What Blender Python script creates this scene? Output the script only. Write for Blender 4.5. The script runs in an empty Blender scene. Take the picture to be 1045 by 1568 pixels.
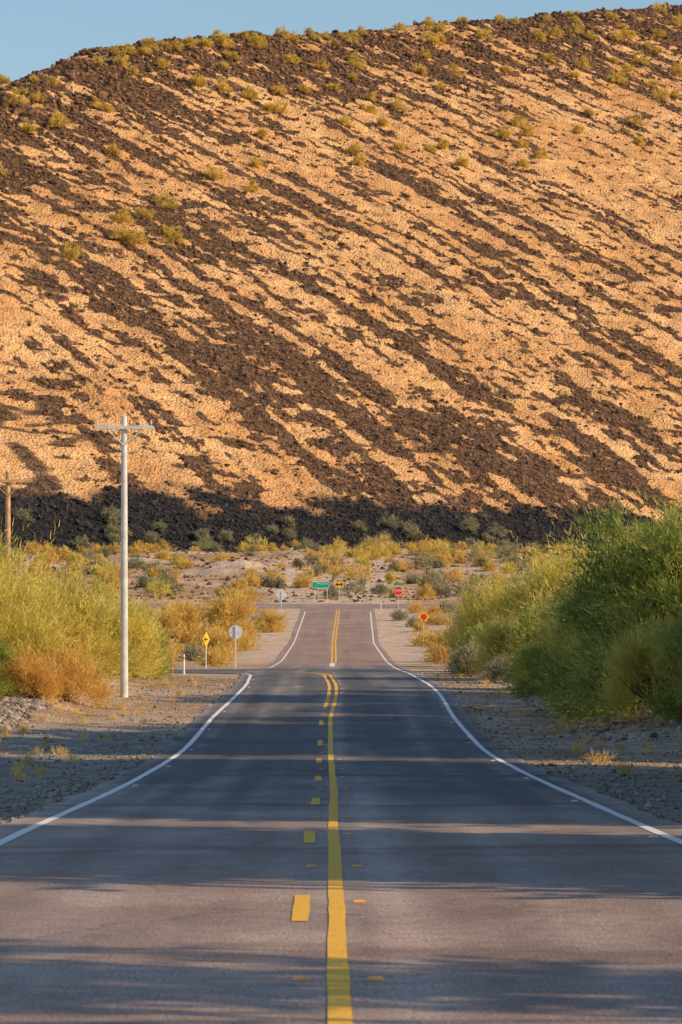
import bpy, math, numpy as np
from mathutils import Vector
rng = np.random.default_rng(7)
scene = bpy.context.scene

# ------------------------------------------------------------------ helpers
_T = np.random.default_rng(99).random((256, 256))
def vn(x, y, seed=0):
    x = np.asarray(x, float) + seed*17.31; y = np.asarray(y, float) + seed*5.77
    xi = np.floor(x).astype(int); yi = np.floor(y).astype(int)
    fx = x-xi; fy = y-yi
    fx = fx*fx*(3-2*fx); fy = fy*fy*(3-2*fy)
    a = _T[xi & 255, yi & 255]; b = _T[(xi+1) & 255, yi & 255]
    c = _T[xi & 255, (yi+1) & 255]; d = _T[(xi+1) & 255, (yi+1) & 255]
    return (a*(1-fx)+b*fx)*(1-fy)+(c*(1-fx)+d*fx)*fy
def fbm(x, y, o=4, seed=0):
    s = 0; a = .5; t = 0
    for i in range(o):
        s = s + a*vn(np.asarray(x)*2**i, np.asarray(y)*2**i, seed+i*3); t += a; a *= .5
    return s/t
def sstep(a, b, x):
    t = np.clip((np.asarray(x, float)-a)/(b-a), 0, 1); return t*t*(3-2*t)
def norm(a):
    return a/np.maximum(np.linalg.norm(a, axis=-1, keepdims=True), 1e-9)

def mesh_obj(name, verts, faces, mats, midx=None, attrs=None, smooth=False, fattrs=None, link=True):
    verts = np.asarray(verts, np.float32); faces = np.asarray(faces, np.int32)
    me = bpy.data.meshes.new(name)
    n, k = faces.shape
    me.vertices.add(len(verts)); me.vertices.foreach_set('co', verts.ravel())
    me.loops.add(n*k); me.loops.foreach_set('vertex_index', faces.ravel())
    me.polygons.add(n); me.polygons.foreach_set('loop_start', np.arange(0, n*k, k, dtype=np.int32))
    for m in mats: me.materials.append(m)
    if midx is not None: me.polygons.foreach_set('material_index', np.asarray(midx, np.int32))
    me.polygons.foreach_set('use_smooth', np.full(n, smooth, dtype=bool))
    me.update(calc_edges=True)
    for dom, dd in (('POINT', attrs), ('FACE', fattrs)):
        if dd:
            for nm, arr in dd.items():
                at = me.attributes.new(nm, 'FLOAT', dom); at.data.foreach_set('value', np.asarray(arr, np.float32).ravel())
    if not link: return me
    ob = bpy.data.objects.new(name, me); scene.collection.objects.link(ob)
    return ob
def grid_faces(nr, nc):
    i = np.arange(nr-1)[:, None]*nc + np.arange(nc-1)[None, :]
    return np.stack([i, i+1, i+nc+1, i+nc], -1).reshape(-1, 4)

# ------------------------------------------------------------------ materials
def newmat(name):
    m = bpy.data.materials.new(name); m.use_nodes = True
    nt = m.node_tree; nt.nodes.clear()
    out = nt.nodes.new('ShaderNodeOutputMaterial')
    return m, nt, out
def N(nt, t, **kw):
    n = nt.nodes.new(t)
    for k, v in kw.items():
        if k.startswith('i_'): n.inputs[k[2:].replace('_', ' ')].default_value = v
        else: setattr(n, k, v)
    return n
def mixc(nt, fac, a, b, mode='MIX'):
    n = nt.nodes.new('ShaderNodeMix'); n.data_type = 'RGBA'; n.blend_type = mode
    for s, v in ((n.inputs[0], fac), (n.inputs[6], a), (n.inputs[7], b)):
        if hasattr(v, 'links'): nt.links.new(v, s)
        elif isinstance(v, (int, float)): s.default_value = v
        else: s.default_value = (*v, 1)
    return n.outputs[2]
def ramp(nt, val, p0, p1, c0=0., c1=1.):
    n = nt.nodes.new('ShaderNodeMapRange'); n.interpolation_type = 'SMOOTHSTEP'
    nt.links.new(val, n.inputs[0]); n.inputs[1].default_value = p0; n.inputs[2].default_value = p1
    n.inputs[3].default_value = c0; n.inputs[4].default_value = c1
    return n.outputs[0]
def noise(nt, vec, scale, detail=4, rough=.55):
    n = nt.nodes.new('ShaderNodeTexNoise'); nt.links.new(vec, n.inputs['Vector'])
    n.inputs['Scale'].default_value = scale; n.inputs['Detail'].default_value = detail; n.inputs['Roughness'].default_value = rough
    return n.outputs['Fac']
def voro(nt, vec, scale):
    n = nt.nodes.new('ShaderNodeTexVoronoi'); nt.links.new(vec, n.inputs['Vector']); n.inputs['Scale'].default_value = scale
    return n
def objco(nt): return nt.nodes.new('ShaderNodeTexCoord').outputs['Object']
def attr(nt, nm):
    n = nt.nodes.new('ShaderNodeAttribute'); n.attribute_name = nm; return n.outputs['Fac']
def bsdf(nt, out, col, rough=.9, bump=None, dist=.02, strength=1., metallic=0., spec=.3):
    p = nt.nodes.new('ShaderNodeBsdfPrincipled')
    if hasattr(col, 'links'): nt.links.new(col, p.inputs['Base Color'])
    else: p.inputs['Base Color'].default_value = (*col, 1)
    if hasattr(rough, 'links'): nt.links.new(rough, p.inputs['Roughness'])
    else: p.inputs['Roughness'].default_value = rough
    p.inputs['Metallic'].default_value = metallic
    p.inputs['Specular IOR Level'].default_value = spec
    if bump is not None:
        b = nt.nodes.new('ShaderNodeBump'); b.inputs['Distance'].default_value = dist; b.inputs['Strength'].default_value = strength
        nt.links.new(bump, b.inputs['Height']); nt.links.new(b.outputs[0], p.inputs['Normal'])
    nt.links.new(p.outputs[0], out.inputs[0]); return p
def simple(name, col, rough=.6, var=.25, scale=8., metallic=0.):
    m, nt, out = newmat(name); co = objco(nt)
    nz = noise(nt, co, scale)
    dark = tuple(c*(1-var) for c in col)
    bsdf(nt, out, mixc(nt, ramp(nt, nz, .35, .65), dark, col), rough, nz, .004, .5, metallic)
    return m

def leafmat(name, a, b, c=None, trans=.35):
    m, nt, out = newmat(name)
    t = attr(nt, 'tint')
    col = mixc(nt, ramp(nt, t, 0., 1.), a, b)
    d = N(nt, 'ShaderNodeBsdfDiffuse'); tr = N(nt, 'ShaderNodeBsdfTranslucent'); mx = N(nt, 'ShaderNodeMixShader')
    mx.inputs[0].default_value = trans
    nt.links.new(col, d.inputs[0]); nt.links.new(col, tr.inputs[0])
    nt.links.new(d.outputs[0], mx.inputs[1]); nt.links.new(tr.outputs[0], mx.inputs[2]); nt.links.new(mx.outputs[0], out.inputs[0])
    return m
LM_pv = leafmat('paloverde_leaf', (.42, .38, .07), (.95, .80, .24), trans=.45)
LM_gr = leafmat('mesquite_leaf', (.10, .18, .05), (.66, .65, .17), trans=.45)
LM_sh = leafmat('shade_tree_leaf', (.03, .06, .018), (.14, .19, .05), trans=.1)
LM_or = leafmat('dry_twig', (.52, .32, .08), (.92, .62, .20), trans=.4)
LM_go = leafmat('golden_scrub', (.50, .34, .08), (.92, .68, .24), trans=.4)
LM_sg = leafmat('sage_scrub', (.20, .19, .12), (.52, .48, .30))
LM_hl = leafmat('hill_scrub', (.46, .34, .07), (.94, .72, .22), trans=.4)
BARK = simple('bark', (.16, .12, .08), .9, .5, 6)

# asphalt
def asphalt():
    m, nt, out = newmat('asphalt'); co = objco(nt)
    t = attr(nt, 'tone'); wm = attr(nt, 'sun_warmth')
    v = voro(nt, co, 45.)
    fine = noise(nt, co, 40., 4, .8)
    big = noise(nt, co, .35, 5)
    mid = noise(nt, co, 4., 5, .7)
    c = mixc(nt, ramp(nt, t, 0, 1), (.10, .102, .112), (.48, .43, .40))
    c = mixc(nt, wm, c, (.40, .26, .20))  # warm sunlit tint mixed into the albedo
    c = mixc(nt, .95, c, mixc(nt, ramp(nt, fine, .33, .67), (.25, .25, .25), (1.75, 1.68, 1.6)), 'MULTIPLY')
    c = mixc(nt, .5, c, mixc(nt, ramp(nt, big, .3, .7), (.6, .6, .62), (1.3, 1.3, 1.3)), 'MULTIPLY')
    c = mixc(nt, .5, c, mixc(nt, ramp(nt, mid, .3, .7), (.65, .65, .65), (1.3, 1.3, 1.3)), 'MULTIPLY')
    mp = N(nt, 'ShaderNodeMapping'); mp.inputs['Scale'].default_value = (.30, .12, 1); 
    wv = N(nt, 'ShaderNodeVectorMath', operation='ADD'); nz = N(nt, 'ShaderNodeTexNoise'); nz.inputs['Scale'].default_value = 1.6; nz.inputs['Detail'].default_value = 6
    sc = N(nt, 'ShaderNodeVectorMath', operation='SCALE'); sc.inputs['Scale'].default_value = .9
    nt.links.new(co, nz.inputs['Vector']); nt.links.new(nz.outputs['Color'], sc.inputs[0]); nt.links.new(co, wv.inputs[0]); nt.links.new(sc.outputs[0], wv.inputs[1])
    nt.links.new(wv.outputs[0], mp.inputs['Vector'])
    ve = N(nt, 'ShaderNodeTexVoronoi', feature='DISTANCE_TO_EDGE'); ve.inputs['Scale'].default_value = 1.; nt.links.new(mp.outputs[0], ve.inputs['Vector'])
    ck = ramp(nt, ve.outputs['Distance'], .001, .006, .45, 0.)
    c = mixc(nt, ck, c, (.04, .04, .043))
    bsdf(nt, out, c, .75, v.outputs['Distance'], .006, .8, spec=.35)
    return m
M_asph = asphalt()

def paint(name, col, wear):
    m, nt, out = newmat(name); co = objco(nt)
    f = noise(nt, co, 30., 5, .75)
    c = mixc(nt, ramp(nt, f, .58-wear*.2, .70-wear*.1), col, tuple(x*.35 for x in col))
    g = noise(nt, co, 2., 3)
    c = mixc(nt, .5, c, mixc(nt, g, (.75, .75, .75), (1.15, 1.15, 1.15)), 'MULTIPLY')
    bsdf(nt, out, c, .7, f, .003, .5); return m
M_yel = paint('yellow_road_paint', (.97, .55, .06), .3)
M_wht = paint('white_road_paint', (.90, .88, .86), .2)

def groundmat():
    m, nt, out = newmat('desert_ground'); co = objco(nt)
    sh = attr(nt, 'shoulder')   # 1 = gravel beside the road
    pl = attr(nt, 'pale')
    n1 = noise(nt, co, .25, 6, .6); n2 = noise(nt, co, 3., 5, .65); v = voro(nt, co, 14.); v2 = voro(nt, co, 40.)
    tan = mixc(nt, ramp(nt, n1, .35, .65), (.46, .29, .17), (.64, .45, .29))
    tan = mixc(nt, pl, tan, (.72, .55, .41))
    grav = mixc(nt, v2.outputs['Color'], (.14, .135, .13), (.50, .46, .42))
    grav = mixc(nt, ramp(nt, n2, .4, .7), grav, (.40, .33, .27))
    c = mixc(nt, sh, tan, grav)
    c = mixc(nt, .7, c, mixc(nt, ramp(nt, n2, .25, .75), (.55, .55, .55), (1.3, 1.3, 1.3)), 'MULTIPLY')
    n3 = noise(nt, co, .8, 4, .6)
    c = mixc(nt, .6, c, mixc(nt, ramp(nt, n3, .35, .65), (.6, .58, .56), (1.2, 1.2, 1.2)), 'MULTIPLY')
    st = ramp(nt, v.outputs['Distance'], .10, .22, .6, 0)
    c = mixc(nt, mixc(nt, ramp(nt, n2, .5, .65), (0, 0, 0), st), c, (.11, .09, .075))
    ad = N(nt, 'ShaderNodeMath', operation='ADD'); nt.links.new(n2, ad.inputs[0]); nt.links.new(v.outputs['Distance'], ad.inputs[1])
    bsdf(nt, out, c, .95, ad.outputs[0], .06, .9, spec=.1); return m
M_gnd = groundmat()

def hillmat():
    m, nt, out = newmat('hillside_scree'); co = objco(nt)
    r = attr(nt, 'rock'); bs = attr(nt, 'foot_shade')
    n1 = noise(nt, co, .8, 6, .65); n2 = noise(nt, co, .05, 4); v = voro(nt, co, 1.9); n3 = noise(nt, co, .22, 5, .6)
    tan = mixc(nt, ramp(nt, n2, .35, .65), (.66, .36, .155), (.80, .49, .24))
    tan = mixc(nt, ramp(nt, n1, .52, .68), tan, (.32, .17, .08))
    tan = mixc(nt, .6, tan, mixc(nt, ramp(nt, n3, .35, .65), (1.15, 1.13, 1.1), (.66, .64, .62)), 'MULTIPLY')
    tan = mixc(nt, .35, tan, mixc(nt, v.outputs['Color'], (.7, .7, .7), (1.2, 1.2, 1.2)), 'MULTIPLY')
    rk = mixc(nt, ramp(nt, n1, .4, .62), (.066, .042, .03), (.20, .118, .07))
    s = N(nt, 'ShaderNodeMath', operation='ADD'); nt.links.new(r, s.inputs[0])
    s2 = N(nt, 'ShaderNodeMath', operation='MULTIPLY_ADD'); nt.links.new(n1, s2.inputs[0]); s2.inputs[1].default_value = 1.4; s2.inputs[2].default_value = -.70
    nt.links.new(s2.outputs[0], s.inputs[1])
    c = mixc(nt, ramp(nt, s.outputs[0], .33, .66), tan, rk)
    c = mixc(nt, bs, c, mixc(nt, ramp(nt, n1, .4, .7), (.016, .017, .02), (.055, .05, .05)))  # hill-foot shadow painted as near-black albedo
    ad = N(nt, 'ShaderNodeMath', operation='ADD'); nt.links.new(n1, ad.inputs[0]); nt.links.new(v.outputs['Distance'], ad.inputs[1])
    bsdf(nt, out, c, .95, ad.outputs[0], .6, .8, spec=.1); return m
M_hill = hillmat()

def rockmat(name, a, b):
    m, nt, out = newmat(name); co = objco(nt)
    t = attr(nt, 'tint'); n1 = noise(nt, co, 5., 4)
    c = mixc(nt, t, a, b)
    c = mixc(nt, .5, c, mixc(nt, n1, (.6, .6, .6), (1.4, 1.4, 1.4)), 'MULTIPLY')
    bsdf(nt, out, c, .95, n1, .05, .6, spec=.15); return m
M_rock = rockmat('brown_rock', (.07, .043, .03), (.27, .15, .085))
M_shade_rock = rockmat('shade_dark_rock', (.017, .017, .021), (.065, .058, .06))  # dark rock, blackened further to carry the hill-foot shadow
M_stone = rockmat('pebble', (.13, .11, .09), (.46, .38, .32))

# ------------------------------------------------------------------ profiles
_zz = np.arange(-60, 1200, 1.0)
_h = np.interp(_zz, [-60, 60, 82, 103, 125, 156, 200, 236, 309, 381, 560, 640, 760, 1200],
               [0, 0, .14, .86, 1.64, 2.46, 3.05, 3.75, 6.07, 10.8, 25, 28.6, 30, 28])
k = np.exp(-.5*(np.arange(-18, 19)/5.)**2); k /= k.sum()
_hs = np.convolve(np.pad(_h, 18, mode='edge'), k, 'valid')
ROWS = np.concatenate([[-4000, -1200, -400, -120], np.arange(-30, 12, 1.5), np.arange(12, 66, .4), np.arange(66, 120, 1.), np.arange(120, 400, 2.5), np.arange(400, 720, 3.), [760, 900, 1200, 1800, 3000, 6000]])
_hr = np.interp(ROWS, _zz, _hs)
def hz(y): return np.interp(y, ROWS, _hr)
_xs = np.interp(_zz, [0, 16, 36, 58, 82, 103, 122, 138, 150, 170, 236, 309, 381], [.15, .08, 0, -.05, -.18, -.26, -.06, -.14, -.42, -.55, -.5, -.67, -.35])
_xs = np.convolve(np.pad(_xs, 18, mode='edge'), k, 'valid')
_xr = np.interp(ROWS, _zz, _xs)
def xc(y): return np.interp(y, ROWS, _xr)

def gz(X, Y):
    X = np.asarray(X, float); Y = np.asarray(Y, float)
    dx = X-xc(Y); ad = np.abs(dx)
    m = sstep(5.2, 9, ad)
    m = np.where(Y < 380, m, sstep(0, 6, Y-397))
    cor = (dx < 0)*sstep(146, 152, Y)*(1-sstep(196, 204, Y)); m = m*(1-cor)
    cross = sstep(376, 383, Y)*(1-sstep(397, 403, Y)); m = m*(1-cross)
    n = (fbm(X/7, Y/9, 4, 3)-.45)
    far = sstep(400, 450, Y)
    amp = .5 + 1.6*far
    bank = np.where(dx < 0, .45*sstep(88, 104, Y)*(1-sstep(135, 150, Y))*sstep(7.5, 10, ad),
                    .5*sstep(84, 96, Y)*(1-sstep(160, 190, Y))*sstep(6.8, 9.5, ad))
    mound = 2.2*np.exp(-((X+16)/8)**2-((Y-470)/6)**2) + 1.5*np.exp(-((X+34)/10)**2-((Y-500)/6)**2)
    return hz(Y) + m*(n*amp + bank) + mound - .03

# ------------------------------------------------------------------ ground
side = np.concatenate([np.linspace(0, 5.2, 4)[1:], np.linspace(5.5, 14, 24), np.linspace(15, 80, 66), [90, 105, 130, 170, 250, 400, 800, 2000, 5000]])
COLS = np.concatenate([-side[::-1], [0], side])
Yg, Dg = np.meshgrid(ROWS, COLS, indexing='ij'); Xg = Dg + xc(Yg)
Zg = gz(Xg, Yg)
ad = np.abs(Dg)
shl = (1-sstep(6.0, 7.6, ad+ (fbm(Xg/2, Yg/3, 3, 11)-.5)*3))
shl = np.where(Dg < 0, (1-sstep(8, 9.5, ad+(fbm(Xg/2, Yg/3, 3, 12)-.5)*2))*(1-sstep(88, 100, Yg)*.8), shl*(1-sstep(60, 75, Yg)*.7))
shl = shl*(1-sstep(140, 200, Yg))
pale = sstep(.5, .65, fbm(Xg/5, Yg/8, 3, 20))*.7 + np.exp(-((Xg+16)/8)**2-((Yg-470)/6)**2) + np.exp(-((Xg+34)/10)**2-((Yg-500)/6)**2)
pale = np.clip(pale + (1-sstep(7, 9, ad))*sstep(200, 260, Yg), 0, 1)
mesh_obj('desert_ground', np.stack([Xg, Yg, Zg], -1).reshape(-1, 3), grid_faces(*Xg.shape), [M_gnd],
         attrs={'shoulder': shl, 'pale': pale}, smooth=True)

# ------------------------------------------------------------------ road
rr = ROWS[(ROWS >= -30) & (ROWS <= 388)]
rc = np.linspace(-1, 1, 61)
Yr, Cr = np.meshgrid(rr, rc, indexing='ij')
edge = 4.2 + .3*(fbm(Yr/1.7, Cr*0+np.sign(Cr)*3, 4, 5)-.5)
Dr = Cr*edge
tone = .45 + .5*(fbm(Dr/.35, Yr/30, 3, 8)-.5) + .5*(fbm(Dr/2.5, Yr/14, 3, 9)-.5) + .35*(fbm(Dr/.5, Yr/2., 3, 10)-.5)
tone -= .20*sstep(36, 60, Yr)*(1-sstep(185, 210, Yr))
for w in (-2.75, -1.0, 1.0, 2.75): tone -= .12*np.exp(-((Dr-w)/.35)**2)
tone += .42*np.exp(-((Dr-.32)/.13)**2)*(1-sstep(45, 60, Yr)) + .15*np.exp(-((Dr-.05)/.4)**2)
tone += .3*sstep(3.8, 4.2, np.abs(Dr))
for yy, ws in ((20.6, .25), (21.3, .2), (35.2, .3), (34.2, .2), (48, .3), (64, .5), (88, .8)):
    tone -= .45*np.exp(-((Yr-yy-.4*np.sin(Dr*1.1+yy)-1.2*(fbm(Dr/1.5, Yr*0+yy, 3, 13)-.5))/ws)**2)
warm = .45*(1-sstep(30, 60, Yr)) + .75*sstep(185, 225, Yr)  # sunlit warmth painted into the near and far asphalt colour
warm = warm*(.6+.8*fbm(Dr/.6, Yr/5, 3, 14))
mesh_obj('road', np.stack([xc(Yr)+Dr, Yr, hz(Yr)], -1).reshape(-1, 3), grid_faces(*Yr.shape), [M_asph], attrs={'tone': tone, 'sun_warmth': np.clip(warm, 0, 1)}, smooth=True)

# side road at the junction
sx = np.linspace(-3.5, -140, 120); tt = np.linspace(0, 1, 22)
ylo = 164.5 - 12*np.exp(-(-sx-3.5)/2.5); yhi = 184 + 12*np.exp(-(-sx-3.5)/3.5)
Ys = ylo[:, None]*(1-tt)+yhi[:, None]*tt; Xs = np.repeat(sx[:, None], 22, 1)
mesh_obj('side_road', np.stack([Xs, Ys, hz(Ys)-.006], -1).reshape(-1, 3), grid_faces(*Xs.shape)[:, ::-1], [M_asph],
         attrs={'tone': .2+.3*(fbm(Xs/8, Ys/2, 3, 2)-.5), 'sun_warmth': Xs*0}, smooth=True)
# cross road at the T junction
sx = np.linspace(-160, 160, 160); tt = ROWS[(ROWS >= 387) & (ROWS <= 396)]; tt = np.concatenate([[386.5], tt, [396.]])
Ys, Xs = np.meshgrid(tt, sx, indexing='ij')
mesh_obj('cross_road', np.stack([Xs, Ys, hz(Ys)-.006], -1).reshape(-1, 3), grid_faces(*Xs.shape), [M_asph],
         attrs={'tone': .5+.3*(fbm(Xs/8, Ys/2, 3, 2)-.5), 'sun_warmth': Xs*0+.5}, smooth=True)

# markings
class Strip:
    def __init__(s): s.v = []; s.f = []
    def line(s, pts, w, off=.006, wig=0.):
        P = np.array(pts, float); d = np.gradient(P, axis=0); d = norm(d); nrm = np.stack([-d[:, 1], d[:, 0]], 1)
        n = len(P); b = len(s.v)
        ww = w/2*(1+wig*(vn(P[:, 1]*1.3, P[:, 0]*0, 4)-.5))
        L = P+nrm*ww[:, None]; R = P-nrm*ww[:, None]
        for i in range(n):
            s.v.append((L[i, 0], L[i, 1], float(hz(L[i, 1]))+off)); s.v.append((R[i, 0], R[i, 1], float(hz(R[i, 1]))+off))
        for i in range(n-1): s.f.append((b+2*i, b+2*i+1, b+2*i+3, b+2*i+2))
    def along(s, dx, y0, y1, w, wig=.25):
        ys = np.unique(np.round(np.concatenate([[y0, y1], ROWS[(ROWS > y0) & (ROWS < y1)], np.arange(y0, y1, .5)]), 3))
        s.line(np.stack([xc(ys)+dx+.03*(vn(ys/3.5, ys*0, 6)-.5), ys], 1), w, wig=wig)
    def build(s, name, mat): return mesh_obj(name, s.v, s.f, [mat])
def bez(p0, p1, p2, p3, n=50):
    t = np.linspace(0, 1, n)[:, None]; p0, p1, p2, p3 = map(np.array, (p0, p1, p2, p3))
    return (1-t)**3*p0+3*(1-t)**2*t*p1+3*(1-t)*t*t*p2+t**3*p3
def lin(a, b, n=80): return np.linspace(a, b, n)
Y_ = Strip()
Y_.along(-.08, -25, 148, .125)
x0 = float(xc(148))-.08
Y_.line(np.concatenate([bez((x0, 148), (x0, 160), (-1.6, 171), (-7, 172)), lin((-7.5, 172.05), (-130, 174))]), .13)
for i in range(-4, 8):
    y0 = 24.2-.4+12.2*i
    Y_.along(-.35, y0, y0+3.05, .125)
Y_.along(-.35, 112, 148, .125)
x0 = float(xc(148))-.35
Y_.line(np.concatenate([bez((x0, 148), (x0, 159), (-2, 170.3), (-7, 171.4)), lin((-7.5, 171.45), (-130, 173.4))]), .13)
Y_.along(-.14, 226, 383, .14); Y_.along(.14, 226, 383, .14)
Y_.build('yellow_centre_line', M_yel)
W_ = Strip()
W_.along(3.7, -25, 379, .13)
W_.along(-3.7, -25, 150, .13)
x0 = float(xc(150))-3.7
W_.line(np.concatenate([bez((x0, 150), (x0, 158), (-5.5, 165.3), (-9, 165.6)), lin((-9.5, 165.6), (-130, 167.5))]), .13)
W_.along(-3.7, 200, 379, .12)
x0 = float(xc(200))-3.7
W_.line(np.concatenate([bez((x0, 200), (x0, 191), (-6, 183.4), (-12, 183)), lin((-12.5, 183), (-130, 183))]), .14)
W_.along(-.05, 205, 224, .32)
W_.line(lin((.2, 381.5), (3.3, 381.5), 6), .5)
W_.build('white_edge_line', M_wht)

# raised reflectors
def box(cx, cy, cz, sx, sy, sz, taper=1.):
    v = []
    for z, t in ((0, 1), (sz, taper)):
        for a, b in ((-1, -1), (1, -1), (1, 1), (-1, 1)): v.append((cx+a*sx/2*t, cy+b*sy/2*t, cz+z))
    f = [(0, 3, 2, 1), (4, 5, 6, 7), (0, 1, 5, 4), (1, 2, 6, 5), (2, 3, 7, 6), (3, 0, 4, 7)]
    return v, f
def boxes(name, lst, mat):
    V = []; F = []
    for b in lst:
        v, f = box(*b); o = len(V); V += v; F += [tuple(i+o for i in q) for q in f]
    return mesh_obj(name, V, F, [mat])
M_amb = simple('amber_reflector', (.95, .45, .12), .35, .2)
M_pearl = simple('white_reflector', (.75, .75, .72), .35, .2)
lst = []
for i in range(0, 12):
    y = 19.0+12.2*i; lst.append((float(xc(y))-.30, y, float(hz(y))+.003, .10, .10, .016, .7)); lst.append((float(xc(y))+.13, y, float(hz(y))+.003, .10, .10, .016, .7))
    y += 7; lst.append((float(xc(y))+.10, y, float(hz(y))+.003, .10, .10, .016, .7))
boxes('amber_road_reflectors', lst, M_amb)
lst = []
for i in range(0, 8):
    y = 37.5+12.2*i*1.0
    lst.append((float(xc(y))+3.52, y, float(hz(y))+.003, .11, .10, .02, .7)); lst.append((float(xc(y+20))-3.5, y+20, float(hz(y+20))+.003, .11, .10, .02, .7))
boxes('white_road_reflectors', lst, M_pearl)

# ------------------------------------------------------------------ hill
CU, SU = .819, .574
def uv2xy(u, v): return CU*u-SU*v, 595+SU*u+CU*v
def xy2uv(x, y): return CU*x+SU*(y-595), -SU*x+CU*(y-595)
def vcrest(u): return np.interp(u, [-900, -400, -60, 48, 100, 146, 200, 264, 330, 389, 600, 900], [20, 60, 150, 210, 246, 267, 284, 308, 335, 358, 380, 300])
def hh(u, v, micro=True):
    vc = vcrest(u)
    a = 25+.577*v
    b = 25+.577*vc+3.5-.30*(v-vc)
    kk = 14.; d = np.clip(.5+.5*(b-a)/kk, 0, 1)
    h = b*(1-d)+a*d-kk*d*(1-d)
    s = u+.0012*np.clip(v, 0, 400)**2
    e = sstep(5, 40, v)
    h = h + e*2.6*(fbm(s/15, v/130, 3, 31)-.5) + 1.6*(fbm(u/18, v/18, 2, 35)-.5)*sstep(0, 10, v)
    if micro:
        h = h + 1.5*(fbm(u/3.0, v/1.9, 3, 41)-.5) + 2.6*sstep(-35, 0, v-vc)*(fbm(u/4, v/4, 4, 44)-.5)
    return h
BL = [(32, 85, 7, 42), (47, 80, 7, 28), (204, 140, 5, 34), (69.5, 38, 7, 18), (119, 60, 8, 17), (132, 137, 3.2, 45), (59, 60, 4, 30),
      (88, 95, 3, 40), (160, 110, 3.5, 40), (100, 45, 4, 16), (20, 60, 4, 25), (180, 150, 3, 30), (232, 165, 5, 30), (75, 130, 3, 30), (148, 80, 4, 22)]
def rockmask(u, v):
    s = u+.0012*np.clip(v, 0, 400)**2 + 5*(fbm(u/16, v/16, 3, 50)-.5)
    n1 = fbm(s/6, v/45, 3, 51); n2 = fbm(s/2.3, v/11, 3, 55); n3 = fbm(u/4.4+v/7, v/1.9, 3, 58); n4 = fbm(u/2.1, v/1.4, 2, 59)
    val = .27*n1+.35*n2+.28*n3+.10*n4
    for (bs, bv, ws, lv) in BL:
        val = val + .14*np.exp(-((s-bs)/ws)**2-((v-bv)/lv)**2)
    vc = vcrest(u)
    val = val + .085*sstep(-65, -20, v-vc) + .05*sstep(60, 0, u)*sstep(90, 150, v) - .012
    return sstep(.465, .575, val)
def foot_shade(u, v):  # dark rock band at the foot, with the shadow there painted into its colour
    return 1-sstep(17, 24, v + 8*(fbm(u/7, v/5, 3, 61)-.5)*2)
ul = np.concatenate([np.arange(-900, -90, 20), np.arange(-90, -30, 4), np.arange(-30, 420, .85), np.arange(420, 500, 5), np.arange(500, 1000, 20)])
vl = np.concatenate([np.arange(-14, 375, .75), np.arange(375, 420, 5), np.arange(420, 1100, 25)])
U, V = np.meshgrid(ul, vl, indexing='ij')
Hh = hh(U, V); Xh, Yh = uv2xy(U, V)
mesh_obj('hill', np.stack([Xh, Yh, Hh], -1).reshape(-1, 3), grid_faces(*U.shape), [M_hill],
         attrs={'rock': rockmask(U, V), 'foot_shade': foot_shade(U, V)}, smooth=True)

# ------------------------------------------------------------------ rocks
ph = (1+5**.5)/2
ICO = norm(np.array([(-1, ph, 0), (1, ph, 0), (-1, -ph, 0), (1, -ph, 0), (0, -1, ph), (0, 1, ph), (0, -1, -ph), (0, 1, -ph), (ph, 0, -1), (ph, 0, 1), (-ph, 0, -1), (-ph, 0, 1)], float))
ICF = np.array([(0, 11, 5), (0, 5, 1), (0, 1, 7), (0, 7, 10), (0, 10, 11), (1, 5, 9), (5, 11, 4), (11, 10, 2), (10, 7, 6), (7, 1, 8), (3, 9, 4), (3, 4, 2), (3, 2, 6), (3, 6, 8), (3, 8, 9), (4, 9, 5), (2, 4, 11), (6, 2, 10), (8, 6, 7), (9, 8, 1)])
def rocks(name, P, R, mat, tint=None):
    n = len(P)
    v = np.repeat(ICO[None], n, 0)*(1+.5*(rng.random((n, 12, 1))-.5))
    sc = R[:, None]*(0.65+.7*rng.random((n, 3))); sc[:, 2] *= .8
    v = v*sc[:, None, :]
    a = rng.random(n)*6.283; c, s = np.cos(a), np.sin(a)
    x = v[:, :, 0]*c[:, None]-v[:, :, 1]*s[:, None]; y = v[:, :, 0]*s[:, None]+v[:, :, 1]*c[:, None]
    v = np.stack([x, y, v[:, :, 2]], -1)+P[:, None, :]
    f = ICF[None]+(np.arange(n)*12)[:, None, None]
    if tint is None: tint = rng.random(n)
    return mesh_obj(name, v.reshape(-1, 3), f.reshape(-1, 3), [mat], fattrs={'tint': np.repeat(tint, 20)})
n = 150000
u = rng.uniform(-40, 420, n); v = rng.uniform(0, 375, n); x, y = uv2xy(u, v)
keep = (np.abs(x/y) < .118) & (v < vcrest(u)+12)
u, v, x, y = u[keep], v[keep], x[keep], y[keep]
rm = rockmask(u, v); bs_ = foot_shade(u, v)
acc = rng.random(len(u)) < np.where(bs_ > .5, 0, .09+.70*rm)
u1, v1, x1, y1 = u[acc], v[acc], x[acc], y[acc]
R = .20+.40*rng.random(len(u1))**2.2+.25*(rng.random(len(u1)) < .06) + .45*sstep(-60, -10, v1-vcrest(u1))*rng.random(len(u1))
rocks('hillside_rocks', np.stack([x1, y1, hh(u1, v1)+R*.1], -1), R, M_rock)
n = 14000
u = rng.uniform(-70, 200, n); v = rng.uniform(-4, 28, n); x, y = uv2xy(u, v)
keep = (np.abs(x/y) < .125) & (foot_shade(u, v) > .5); u, v, x, y = u[keep], v[keep], x[keep], y[keep]
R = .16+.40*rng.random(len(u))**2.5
rocks('shade_dark_boulders', np.stack([x, y, np.maximum(hh(u, v), gz(x, y))+R*.1], -1), R, M_shade_rock)
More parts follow.
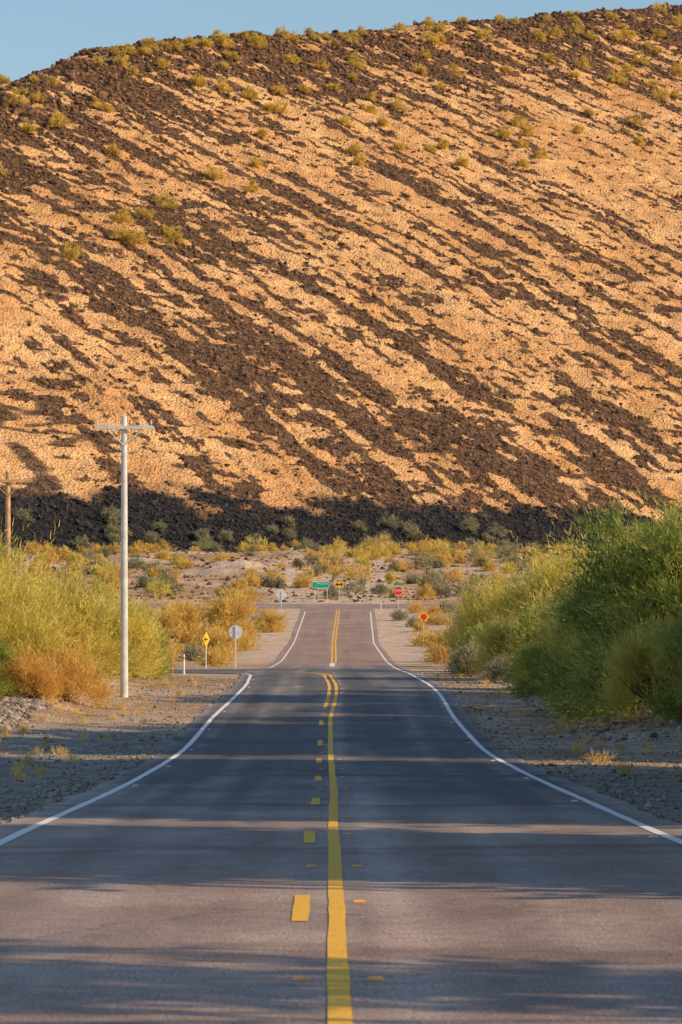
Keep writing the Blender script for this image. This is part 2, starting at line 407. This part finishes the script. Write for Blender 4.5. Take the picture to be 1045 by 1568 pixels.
# desert floor rocks
n = 7000
y = rng.uniform(400, 600, n); x = rng.uniform(-.12, .12, n)*y
uu, vv = xy2uv(x, y); kp = vv < 2; x, y = x[kp], y[kp]
R = .08+.35*rng.random(len(x))**3
rocks('desert_rocks', np.stack([x, y, gz(x, y)], -1), R, M_rock)
# gravel at the shoulders
n = 30000
y = 14+np.abs(rng.random(n))**1.4*150; sd = np.where(rng.random(n) < .5, -1, 1)
dx = sd*(4.12+7*rng.random(n)**1.6); x = xc(y)+dx
kp = (np.abs(x)/y < .13) & ~((dx < 0) & (y > 148)); x, y = x[kp], y[kp]
R = .010+.032*rng.random(len(x))**3+ .04*(rng.random(len(x)) < .015)
rocks('roadside_gravel', np.stack([x, y, gz(x, y)+R*.3], -1), R, M_stone)
# rubble heaps under left bushes and on right bank
n = 2600
y = rng.uniform(90, 110, n); x = rng.uniform(-12.5, -9.0, n)
y2 = rng.uniform(86, 140, 1100); x2 = xc(y2)+rng.uniform(6.4, 10.5, 1100)
x = np.concatenate([x, x2]); y = np.concatenate([y, y2]); R = .02+.12*rng.random(len(x))**4
rocks('bank_rubble', np.stack([x, y, gz(x, y)+R*.2], -1), R, M_stone)

# ------------------------------------------------------------------ vegetation
def leaves(C, O, K, M, L, ls, lw, rg, droop=.25, spread=.7, up=.35, wild=0.):
    n = len(C)
    d = norm(O[:, None, :]*.7+rg.normal(size=(n, K, 3))*spread+np.array([0, 0, up]))
    p0 = C[:, None, :]+rg.normal(size=(n, K, 3))*L*.22
    LL = L*(.5+.8*rg.random((n, K, 1)))
    if wild: LL = LL*np.where(rg.random((n, K, 1)) < wild, 1.9, 1.)
    t = (np.arange(M)+rg.random((n, K, M)))[..., None]/M
    pos = p0[:, :, None, :]+d[:, :, None, :]*LL[:, :, None, :]*t
    pos[..., 2] -= (droop*LL*t[..., 0]**2)
    pos = pos+rg.normal(size=pos.shape)*L*.03
    ld = norm(d[:, :, None, :]+rg.normal(size=pos.shape)*.4)
    sdv = norm(np.cross(ld, rg.normal(size=pos.shape)))*lw*.5
    s = (.6+.8*rg.random(pos.shape[:-1]+(1,)))
    a = pos-sdv*s; b = pos+sdv*s; e = pos+ld*ls*s
    vv = np.stack([a, b, e+sdv*.4, e-sdv*.4], -2).reshape(-1, 3)
    nf = len(vv)//4
    f = np.arange(nf*4).reshape(-1, 4)
    ct = rg.random((n, 1, 1))*.5+rg.random((n, K, 1))*.28+rg.random((n, K, M))*.22
    return vv, f, ct.ravel()
def tube(P, r0, r1, ns=6):
    P = np.array(P, float); n = len(P); d = norm(np.gradient(P, axis=0))
    ref = np.array([.3, .9, .1]); a = norm(np.cross(d, ref)); b = np.cross(d, a)
    r = np.linspace(r0, r1, n)[:, None, None]; th = np.arange(ns)/ns*2*np.pi
    ring = P[:, None, :]+r*(np.cos(th)[None, :, None]*a[:, None, :]+np.sin(th)[None, :, None]*b[:, None, :])
    f = []
    for i in range(n-1):
        for j in range(ns): f.append((i*ns+j, i*ns+(j+1) % ns, (i+1)*ns+(j+1) % ns, (i+1)*ns+j))
    return ring.reshape(-1, 3), np.array(f)
def tree_mesh(name, seed, R, H, mat, ncl=70, K=26, M=8, L=1.0, ls=.16, lw=.035, low=.12, boxy=False, limbs=9, trunk=.12, up=.35, droop=.25, spread=.7, skirt=0, wild=.07):
    rg = np.random.default_rng(seed)
    nl = 9
    if boxy:
        C = np.stack([rg.uniform(-R, R, ncl), rg.uniform(-R, R, ncl), rg.uniform(low*H, H*.93, ncl)], -1)
        O = norm(rg.normal(size=(ncl, 3)))
    else:
        la = np.arange(nl)*2.4+rg.random(nl); lr = R*.70*np.sqrt((np.arange(nl)+.3)/nl)
        lob = np.stack([lr*np.cos(la), lr*np.sin(la), H*(.62-.42*(lr/R)**1.2+.34*(rg.random(nl)-.5))], -1)
        lsz = .7+.6*rg.random(nl)
        w = rg.integers(0, nl, ncl)
        dd = norm(rg.normal(size=(ncl, 3))); rad = (.3+.7*rg.random((ncl, 1))**.5)*lsz[w][:, None]
        C = lob[w]+dd*rad*np.array([R*.34, R*.34, H*.22])
        C[:, 2] = np.clip(C[:, 2], low*H*(.5+rg.random(ncl)), H*1.0)
        if skirt:
            a = rg.random(skirt)*6.283; r_ = R*(.5+.42*rg.random(skirt)); 
            C = np.concatenate([C, np.stack([r_*np.cos(a), r_*np.sin(a), .1+.24*H*rg.random(skirt)], -1)])
        O = norm(C-np.array([0, 0, H*.2]))
    V, F, T = leaves(C, O, K, M, L, ls, lw, rg, up=up, droop=droop, spread=spread, wild=wild)
    mi = [np.ones(len(F), int)]; VV = [V]; FF = [F]; TT = [T]; off = len(V)
    for i in range(limbs):
        a = rg.random()*6.283; base = np.array([math.cos(a), math.sin(a), 0])*trunk*1.5
        tgt = C[rg.integers(0, ncl)]
        mid = base*.4+tgt*.5+np.array([rg.normal()*.2, rg.normal()*.2, -.1*H*.5]); mid[2] = max(mid[2], .3)
        P = bez(base+np.array([0, 0, -.3]), base*1.2+np.array([0, 0, .25*H]), mid, tgt, 10)
        v, f = tube(P, trunk*(.6+.5*rg.random()), trunk*.12); VV.append(v); FF.append(f+off); off += len(v); mi.append(np.zeros(len(f), int)); TT.append(np.zeros(len(f)))
        for j in range(4):
            k0 = rg.integers(3, 9); t2 = C[rg.integers(0, ncl)]
            if np.linalg.norm(t2-P[k0]) > R*.9: t2 = P[k0]+(t2-P[k0])*.5
            v, f = tube(bez(P[k0], P[k0]+(P[k0]-P[k0-1])*1.5, t2*.7+P[k0]*.3, t2, 6), trunk*.3, trunk*.07, 4)
            VV.append(v); FF.append(f+off); off += len(v); mi.append(np.zeros(len(f), int)); TT.append(np.zeros(len(f)))
    return mesh_obj(name, np.concatenate(VV), np.concatenate(FF), [BARK, mat], midx=np.concatenate(mi), fattrs={'tint': np.concatenate(TT)}, link=False)
def put(name, me, x, y, rot=0, s=1., sz=None, dz=0.):
    ob = bpy.data.objects.new(name, me); scene.collection.objects.link(ob)
    ob.location = (x, y, float(gz(x, y))+dz-.05); ob.rotation_euler = (0, 0, rot); ob.scale = (s, s, sz or s)
    return ob
T_pv1 = tree_mesh('pv1', 1, 3.0, 5.2, LM_pv, 120, 26, 9, 1.2, .22, .030, low=.06, up=.9, droop=.1, spread=.45, skirt=36, trunk=.09)
T_pv2 = tree_mesh('pv2', 2, 2.3, 3.9, LM_pv, 90, 24, 9, 1.0, .19, .028, low=.06, up=.9, droop=.1, spread=.45, skirt=26, trunk=.07)
T_gr1 = tree_mesh('gr1', 3, 3.0, 5.9, LM_gr, 150, 28, 9, 1.1, .20, .034, low=.03, up=.5, droop=.45, spread=.5, skirt=50, trunk=.09)
T_gr2 = tree_mesh('gr2', 4, 2.3, 4.1, LM_gr, 100, 26, 9, .9, .18, .032, low=.03, up=.6, droop=.35, spread=.5, skirt=40, trunk=.07)
T_or = tree_mesh('or', 5, 1.4, 2.0, LM_or, 50, 24, 8, .7, .13, .020, low=.03, up=.9, spread=.5, skirt=20, trunk=.05)
T_go = tree_mesh('go', 6, 1.8, 2.8, LM_go, 50, 26, 7, .9, .2, .040, low=.03, up=.7, spread=.5, skirt=20, trunk=.06)
T_sm = tree_mesh('sm', 8, 1.0, 1.5, LM_sg, 50, 24, 7, .55, .11, .022, low=.03, up=.7, spread=.5, skirt=15, trunk=.04)
PV, MQ = 'palo_verde_tree', 'mesquite_tree'
# left
put(PV, T_pv1, -12.3, 111, .3, 1.0, 1.08)
put(PV, T_pv1, -14.5, 120, 2.3, 1.05)
put(PV, T_pv2, -10.1, 120, 1.0, .98)
put(PV, T_pv2, -12.8, 134, 4.0, 1.0)
put(PV, T_pv2, -9.6, 137, 2.0, .85)
put(PV, T_pv2, -11.0, 147, 3.0, .85)
put(PV, T_pv2, -10.4, 109.5, 3.3, .66)
put('dry_bush', T_or, -8.9, 108, 0, .85)
put('dry_bush', T_or, -9.9, 106, 1, .7)
put(MQ, T_gr2, -11.6, 105.5, 2.2, .5)
put(MQ, T_gr2, -8.6, 141, .6, .62)
# right
put(MQ, T_gr1, 10.4, 97, .5, 1.08, 1.20)
put(PV, T_pv2, 8.9, 93.5, 1.5, .66, .72)
put(MQ, T_gr2, 10.4, 91.5, 4.5, .70, .8)
put(MQ, T_gr1, 12.8, 104, 2.5, 1.12, 1.36)
put(MQ, T_gr2, 8.9, 108, 3.5, .95, 1.08)
put(MQ, T_gr2, 7.9, 103, .7, .6)
put(PV, T_pv1, 10.4, 121, 4.5, .92, 1.08)
put(MQ, T_gr2, 8.3, 128, 5.5, .75)
put(MQ, T_gr2, 7.4, 119, 5.5, .5)
put(PV, T_pv2, 9.6, 143, .5, 1.15, 1.28)
put(PV, T_pv2, 7.6, 146, 1.5, .7)
put(PV, T_pv1, 10.5, 170, 1.0, 1.0)
put(PV, T_pv2, 8.1, 172, 2.0, 1.0, 1.18)
put(MQ, T_gr2, 7.2, 160, 2.8, .6)
put(PV, T_pv2, 9.4, 205, 3.0, 1.05)
put(PV, T_pv1, 14.5, 190, 4.0, 1.0, 1.18)
put('sage_bush', T_sm, 5.9, 152, 0, 1.1)
put('sage_bush', T_sm, 6.8, 138, 1, .8)
put('golden_bush', T_go, 7.6, 232, 1, .9)
put('golden_bush', T_go, -10.3, 300, 0, 1.5)
put('golden_bush', T_go, -14.5, 290, 2, 1.4)
put('golden_bush', T_go, -7.0, 330, 3, .8)
put('golden_bush', T_go, -9.0, 235, 3, .9)
# roadside trees to the right whose shadows fall across the road
T_sh = tree_mesh('roadside', 11, 3.1, 8.0, LM_sh, 230, 24, 5, 1.0, .34, .17, low=.12, boxy=True, limbs=14, trunk=.2, wild=0)
T_sh2 = tree_mesh('roadside2', 12, 3.1, 8.0, LM_sh, 80, 22, 6, 1.0, .26, .10, low=.12, boxy=True, limbs=14, trunk=.2, wild=0)
for i, yy in enumerate([27.3, 30.8, 41.1, 46.3, 52, 58, 63.6, 65.4, 76.9, 82.5]):
    put(MQ, T_sh, 13.2, yy, (i % 4)*math.pi/2, 1.0, 1.36)
put(MQ, T_sh2, 13.2, 5.0, .2, 1.0, 1.36); put(MQ, T_sh2, 13.6, 11.6, 1.6, 1.0, 1.36)
put(MQ, T_sh, 17, 88, .1, 1.0, 1.36); put(MQ, T_sh, 18, 111, .1, 1.0, 1.36)

# masses of shrubs
def shrubs(name, P, Rr, mat, K, M, ncl, ls, lw, seed):
    rg = np.random.default_rng(seed); n = len(P)
    d = norm(rg.normal(size=(n, ncl, 3))); d[..., 2] = np.abs(d[..., 2])
    C = P[:, None, :]+d*Rr[:, None, None]*np.array([.75, .75, .95])*(.3+.7*rg.random((n, ncl, 1)))
    C = C.reshape(-1, 3); O = d.reshape(-1, 3)
    V, F, T = leaves(C, O, K, M, .8, ls, lw, rg, up=.7, spread=.5)
    return mesh_obj(name, V, F, [mat], fattrs={'tint': T})
def desert_pts(n, y0, y1, dmin, seed):
    rg = np.random.default_rng(seed)
    y = rg.uniform(y0, y1, n); x = rg.uniform(-.12, .12, n)*y
    dx = np.abs(x-xc(y)); uu, vv = xy2uv(x, y)
    kp = ((dx > dmin) | (y > 398)) & ~((y > 380) & (y < 399)) & (vv < 4) & ~((x < 0) & (y < 205) & (y > 150))
    kp &= ~((np.abs(x+16) < 7) & (np.abs(y-466) < 8))
    x, y = x[kp], y[kp]
    return np.stack([x, y, gz(x, y)], -1), rg
for nm, mt, n_, sd in (('golden_scrub', LM_go, 180, 1), ('sage_scrub', LM_sg, 110, 2), ('green_scrub', LM_pv, 55, 3)):
    P, rg = desert_pts(n_, 400, 600, 6.5, sd)
    shrubs(nm, P, .6+2.1*rg.random(len(P))**1.8, mt, 9, 5, 24, .32, .075, sd)
for nm, mt, n_, sd in (('dry_scrub', LM_or, 70, 4), ('golden_scrub', LM_go, 90, 5), ('sage_scrub', LM_sg, 50, 6)):
    P, rg = desert_pts(n_, 205, 380, 6.6, sd)
    shrubs(nm, P, .4+1.1*rg.random(len(P))**1.5, mt, 11, 5, 22, .23, .045, sd)
# hill base big shrubs
rg = np.random.default_rng(77)
u = rg.uniform(-60, 150, 60); v = rg.uniform(0, 12, 60); x, y = uv2xy(u, v)
shrubs('foothill_scrub', np.stack([x, y, np.maximum(hh(u, v), gz(x, y))], -1), .8+1.7*rg.random(60)**2, LM_sg, 12, 5, 34, .32, .07, 9)
x = np.array([46, 52, 58, 63, 40, 68, 56, 62.]); y = np.array([520, 515, 525, 530, 505, 540, 500, 512.])
shrubs('foothill_scrub', np.stack([x, y, gz(x, y)], -1), np.array([3, 3.5, 4, 4.2, 2.4, 4, 3, 4.]), LM_pv, 18, 6, 60, .35, .07, 10)
# hilltop shrubs
n = 150
u = rg.uniform(10, 400, n); vc = vcrest(u); v = vc-6-85*rg.random(n)**1.5; x, y = uv2xy(u, v)
kp = np.abs(x/y) < .118; u, v, x, y = u[kp], v[kp], x[kp], y[kp]
shrubs('hilltop_scrub', np.stack([x, y, hh(u, v)], -1), 1.2+2.6*rg.random(len(u)), LM_hl, 10, 5, 34, .48, .10, 21)
n = 34
u = rg.uniform(10, 400, n); v = vcrest(u)+rg.uniform(-5, 8, n); x, y = uv2xy(u, v)
shrubs('ridge_scrub', np.stack([x, y, hh(u, v)], -1), .8+1.8*rg.random(n)**1.5, LM_hl, 12, 5, 26, .42, .08, 22)
# dry grass tufts on the verge
n = 200
y = rng.uniform(40, 150, n); sdn = np.where(rng.random(n) < .5, -1, 1); x = xc(y)+sdn*(5.5+5*rng.random(n))
kp = ~((x < 0) & (y > 147)); x, y = x[kp], y[kp]
C = np.stack([x, y, gz(x, y)], -1)
V, F, T = leaves(C, np.tile([0, 0, 1.], (len(C), 1)), 40, 3, .22, .10, .010, rg, spread=.6, up=.6)
mesh_obj('dry_grass', V, F, [LM_go], fattrs={'tint': T})

# ------------------------------------------------------------------ poles and signs
M_steel = simple('galvanised_pole', (.70, .70, .69), .5, .2, 3)
M_wood = simple('weathered_wood', (.62, .38, .20), .85, .3, 4)
M_ins = simple('porcelain', (.7, .68, .64), .3, .1)
M_al = simple('sign_back_aluminium', (.68, .70, .73), .45, .1, 3)
def parts(name, lst, mats):
    V = []; F = []; mi = []
    for v, f, m in lst:
        o = len(V); V += [tuple(p) for p in v]; F += [tuple(int(i)+o for i in q) for q in f]; mi += [m]*len(f)
    me = bpy.data.meshes.new(name); me.from_pydata(V, [], F); me.update()
    for m in mats: me.materials.append(m)
    me.polygons.foreach_set('material_index', mi)
    ob = bpy.data.objects.new(name, me); scene.collection.objects.link(ob); return ob
def tubec(P, r0, r1, ns=14):
    v, f = tube(P, r0, r1, ns); f = [tuple(q) for q in f]; n = len(P)
    f.append(tuple(range(ns))); f.append(tuple(range((n-1)*ns, n*ns))); return v, f
def pole(name, x, y, H, wood, armrot=0.):
    L = []
    m = 1 if wood else 0
    v, f = tubec([(0, 0, -1), (0, 0, H*.5), (0, 0, H)], .145, .10, 16); L.append((v, f, m))
    ca, sa = math.cos(armrot), math.sin(armrot)
    def R(p): return (p[0]*ca-p[1]*sa, p[0]*sa+p[1]*ca, p[2])
    v, f = box(0, -.16, H-.46, 2.1, .10, .12); L.append(([R(p) for p in v], f, m))
    for sx in (-1, 1):
        v, f = tubec([R((sx*.65, -.16, H-.44)), R((0, -.12, H-1.05))], .02, .02, 6); L.append((v, f, m))
        for px in (.95, .55):
            p = R((sx*px, -.16, H-.34)); 
            v, f = tubec([p, (p[0], p[1], p[2]+.12)], .012, .012, 6); L.append((v, f, m))
            for j, rr_ in enumerate((.055, .04)):
                v, f = tubec([(p[0], p[1], p[2]+.08+j*.07), (p[0], p[1], p[2]+.13+j*.07)], rr_, rr_*.7, 10); L.append((v, f, 2))
    v, f = tubec([(0, 0, H), (0, 0, H+.1)], .04, .03, 8); L.append((v, f, 2))
    ob = parts(name, L, [M_steel, M_wood, M_ins]); ob.location = (x, y, float(gz(x, y))); return ob
pole('utility_pole', -7.68, 118, 9.95, False, .05)
pole('utility_pole', -14.2, 142, 8.7, True, .1)
def poly(n, r, rot, cy, cz, thick=.01):
    a = [rot+i*2*math.pi/n for i in range(n)]
    fr = [(r*math.cos(t), cy, cz+r*math.sin(t)) for t in a]; bk = [(p[0], cy+thick, p[2]) for p in fr]
    v = fr+bk; f = [tuple(range(n)), tuple(range(2*n-1, n-1, -1))]+[(i, i+n, (i+1) % n+n, (i+1) % n) for i in range(n)]
    return v, f
def panel(cx, cy, cz, w, h, t=.01):
    v, f = box(cx, cy, cz-h/2, w, t, h); return v, f
M_red = simple('sign_red', (.75, .03, .03), .4, .1); M_wh = simple('sign_white', (.85, .85, .85), .4, .05)
M_grn = simple('sign_green', (.0, .40, .24), .4, .1); M_ye = simple('sign_yellow', (.85, .50, .03), .4, .1); M_bk = simple('sign_black', (.02, .02, .02), .5, .1)
M_orp = simple('marker_orange', (.8, .25, .05), .5, .1)
def text(txt, size, loc, mat, parent):
    c = bpy.data.curves.new('legend', 'FONT'); c.body = txt; c.size = size; c.align_x = 'CENTER'; c.align_y = 'CENTER'; c.extrude = .002
    o = bpy.data.objects.new('legend', c); scene.collection.objects.link(o); o.location = loc; o.rotation_euler = (math.pi/2, 0, 0)
    c.materials.append(mat); o.parent = parent; return o
def post(H, w=.07): return box(0, .035, -.4, w, .05, H+.4)
MS = [M_al, M_red, M_wh, M_grn, M_ye, M_bk]
def mk(name, L, x, y, rot=0.):
    ob = parts(name, L, MS); ob.location = (x, y, float(gz(x, y))); ob.rotation_euler = (0, 0, rot); return ob
p8 = math.pi/8
# stop sign with street name blade
L = [(*post(3.1), 0), (*poly(8, .58, p8, 0, 2.35), 2), (*poly(8, .53, p8, -.012, 2.35), 1), (*panel(0, 0, 3.1, 1.1, .26), 3)]
o = mk('stop_sign', L, 6.55, 380); text('STOP', .36, (0, -.02, 2.35), M_wh, o)
# guide sign
L = [(*box(-.75, .035, -.4, .08, .05, 2.9), 0), (*box(.75, .035, -.4, .08, .05, 2.9), 0), (*panel(0, 0, 2.15, 2.0, .76), 2), (*panel(0, -.012, 2.15, 1.92, .68), 3)]
o = mk('street_guide_sign', L, -2.4, 399); text('S Mineral Rd', .26, (.1, -.022, 2.28), M_wh, o); text('<-', .26, (-.6, -.022, 1.99), M_wh, o)
# two way arrow sign
L = [(*post(2.7), 0), (*panel(0, 0, 2.2, 1.0, .7), 4), (*panel(0, -.012, 2.2, .6, .14), 5),
     ([(-.44, -.02, 2.2), (-.2, -.02, 1.95), (-.2, -.02, 2.45)], [(0, 1, 2)], 5), ([(.44, -.02, 2.2), (.2, -.02, 2.45), (.2, -.02, 1.95)], [(0, 1, 2)], 5)]
mk('two_way_arrow_sign', L, -.2, 399)
# stop ahead
L = [(*post(2.5), 0), (*poly(4, .66, 0, 0, 2.1), 5), (*poly(4, .63, 0, -.012, 2.1), 4), (*poly(8, .30, p8, -.024, 2.10), 1), (*panel(0, -.024, 1.70, .1, .12), 5)]
mk('stop_ahead_sign', L, 7.9, 318)
# backs of signs facing away
L = [(*post(2.4), 0), (*poly(4, .70, 0, .07, 2.0), 0), (*box(0, .055, 1.7, .9, .012, .05), 0)]
mk('warning_sign', L, -6.75, 378)
L = [(*post(2.5), 0), (*poly(8, .42, p8, .07, 2.15), 0), (*box(0, .055, 2.1, .5, .012, .05), 0)]
mk('stop_sign', L, -6.2, 196)
L = [(*post(2.0), 0), (*poly(4, .44, 0, 0, 1.7), 4), (*panel(0, -.012, 1.7, .3, .07), 5), ([(-.3, -.014, 1.7), (-.12, -.014, 1.55), (-.12, -.014, 1.85)], [(0, 1, 2)], 5)]
mk('curve_warning_sign', L, -7.6, 188, 1.15)
for i, (x, y) in enumerate(((-8.0, 158), (-7.45, 158), (6.2, 330), (4.6, 384))):
    L = [(*tubec([(0, 0, -.2), (0, 0, .55), (0, 0, .95)], .045, .045, 10), 0), (*tubec([(0, 0, .70), (0, 0, .82)], .049, .049, 10), 1)]
    ob = parts('delineator_post', L, [M_wh if i else M_orp, M_orp]); ob.location = (x, y, float(gz(x, y)))

# ------------------------------------------------------------------ light
EL, AZ = math.radians(26), math.atan2(.34, .94)   # sun to the right, slightly behind the camera
d = Vector((math.cos(EL)*math.cos(AZ), -math.cos(EL)*math.sin(AZ), math.sin(EL)))
sun = bpy.data.lights.new('sun', 'SUN'); sun.energy = 5; sun.angle = math.radians(.5); sun.color = (1, .73, .43)
so = bpy.data.objects.new('sun', sun); scene.collection.objects.link(so); so.rotation_euler = d.to_track_quat('Z', 'Y').to_euler()
w = bpy.data.worlds.new('World'); scene.world = w; w.use_nodes = True
nt = w.node_tree; bg = nt.nodes['Background']; sk = nt.nodes.new('ShaderNodeTexSky'); sk.sky_type = 'NISHITA'; sk.sun_disc = False
sk.sun_elevation = EL; sk.sun_rotation = math.atan2(d.x, d.y); sk.air_density = 1.3; sk.dust_density = .3; sk.ozone_density = 3.
nt.links.new(sk.outputs[0], bg.inputs[0]); bg.inputs[1].default_value = .135

cam = bpy.data.cameras.new('camera'); co_ = bpy.data.objects.new('camera', cam); scene.collection.objects.link(co_); scene.camera = co_
co_.location = (0, 0, 1.65); co_.rotation_euler = (math.pi/2, 0, 0)
cam.sensor_fit = 'VERTICAL'; cam.sensor_height = 36; cam.lens = 117.1; cam.shift_y = .1747; cam.clip_end = 9000; cam.clip_start = .5
cam.dof.use_dof = True; cam.dof.focus_distance = 120; cam.dof.aperture_fstop = 8
scene.view_settings.view_transform = 'Standard'; scene.view_settings.look = 'None'; scene.view_settings.exposure = 0
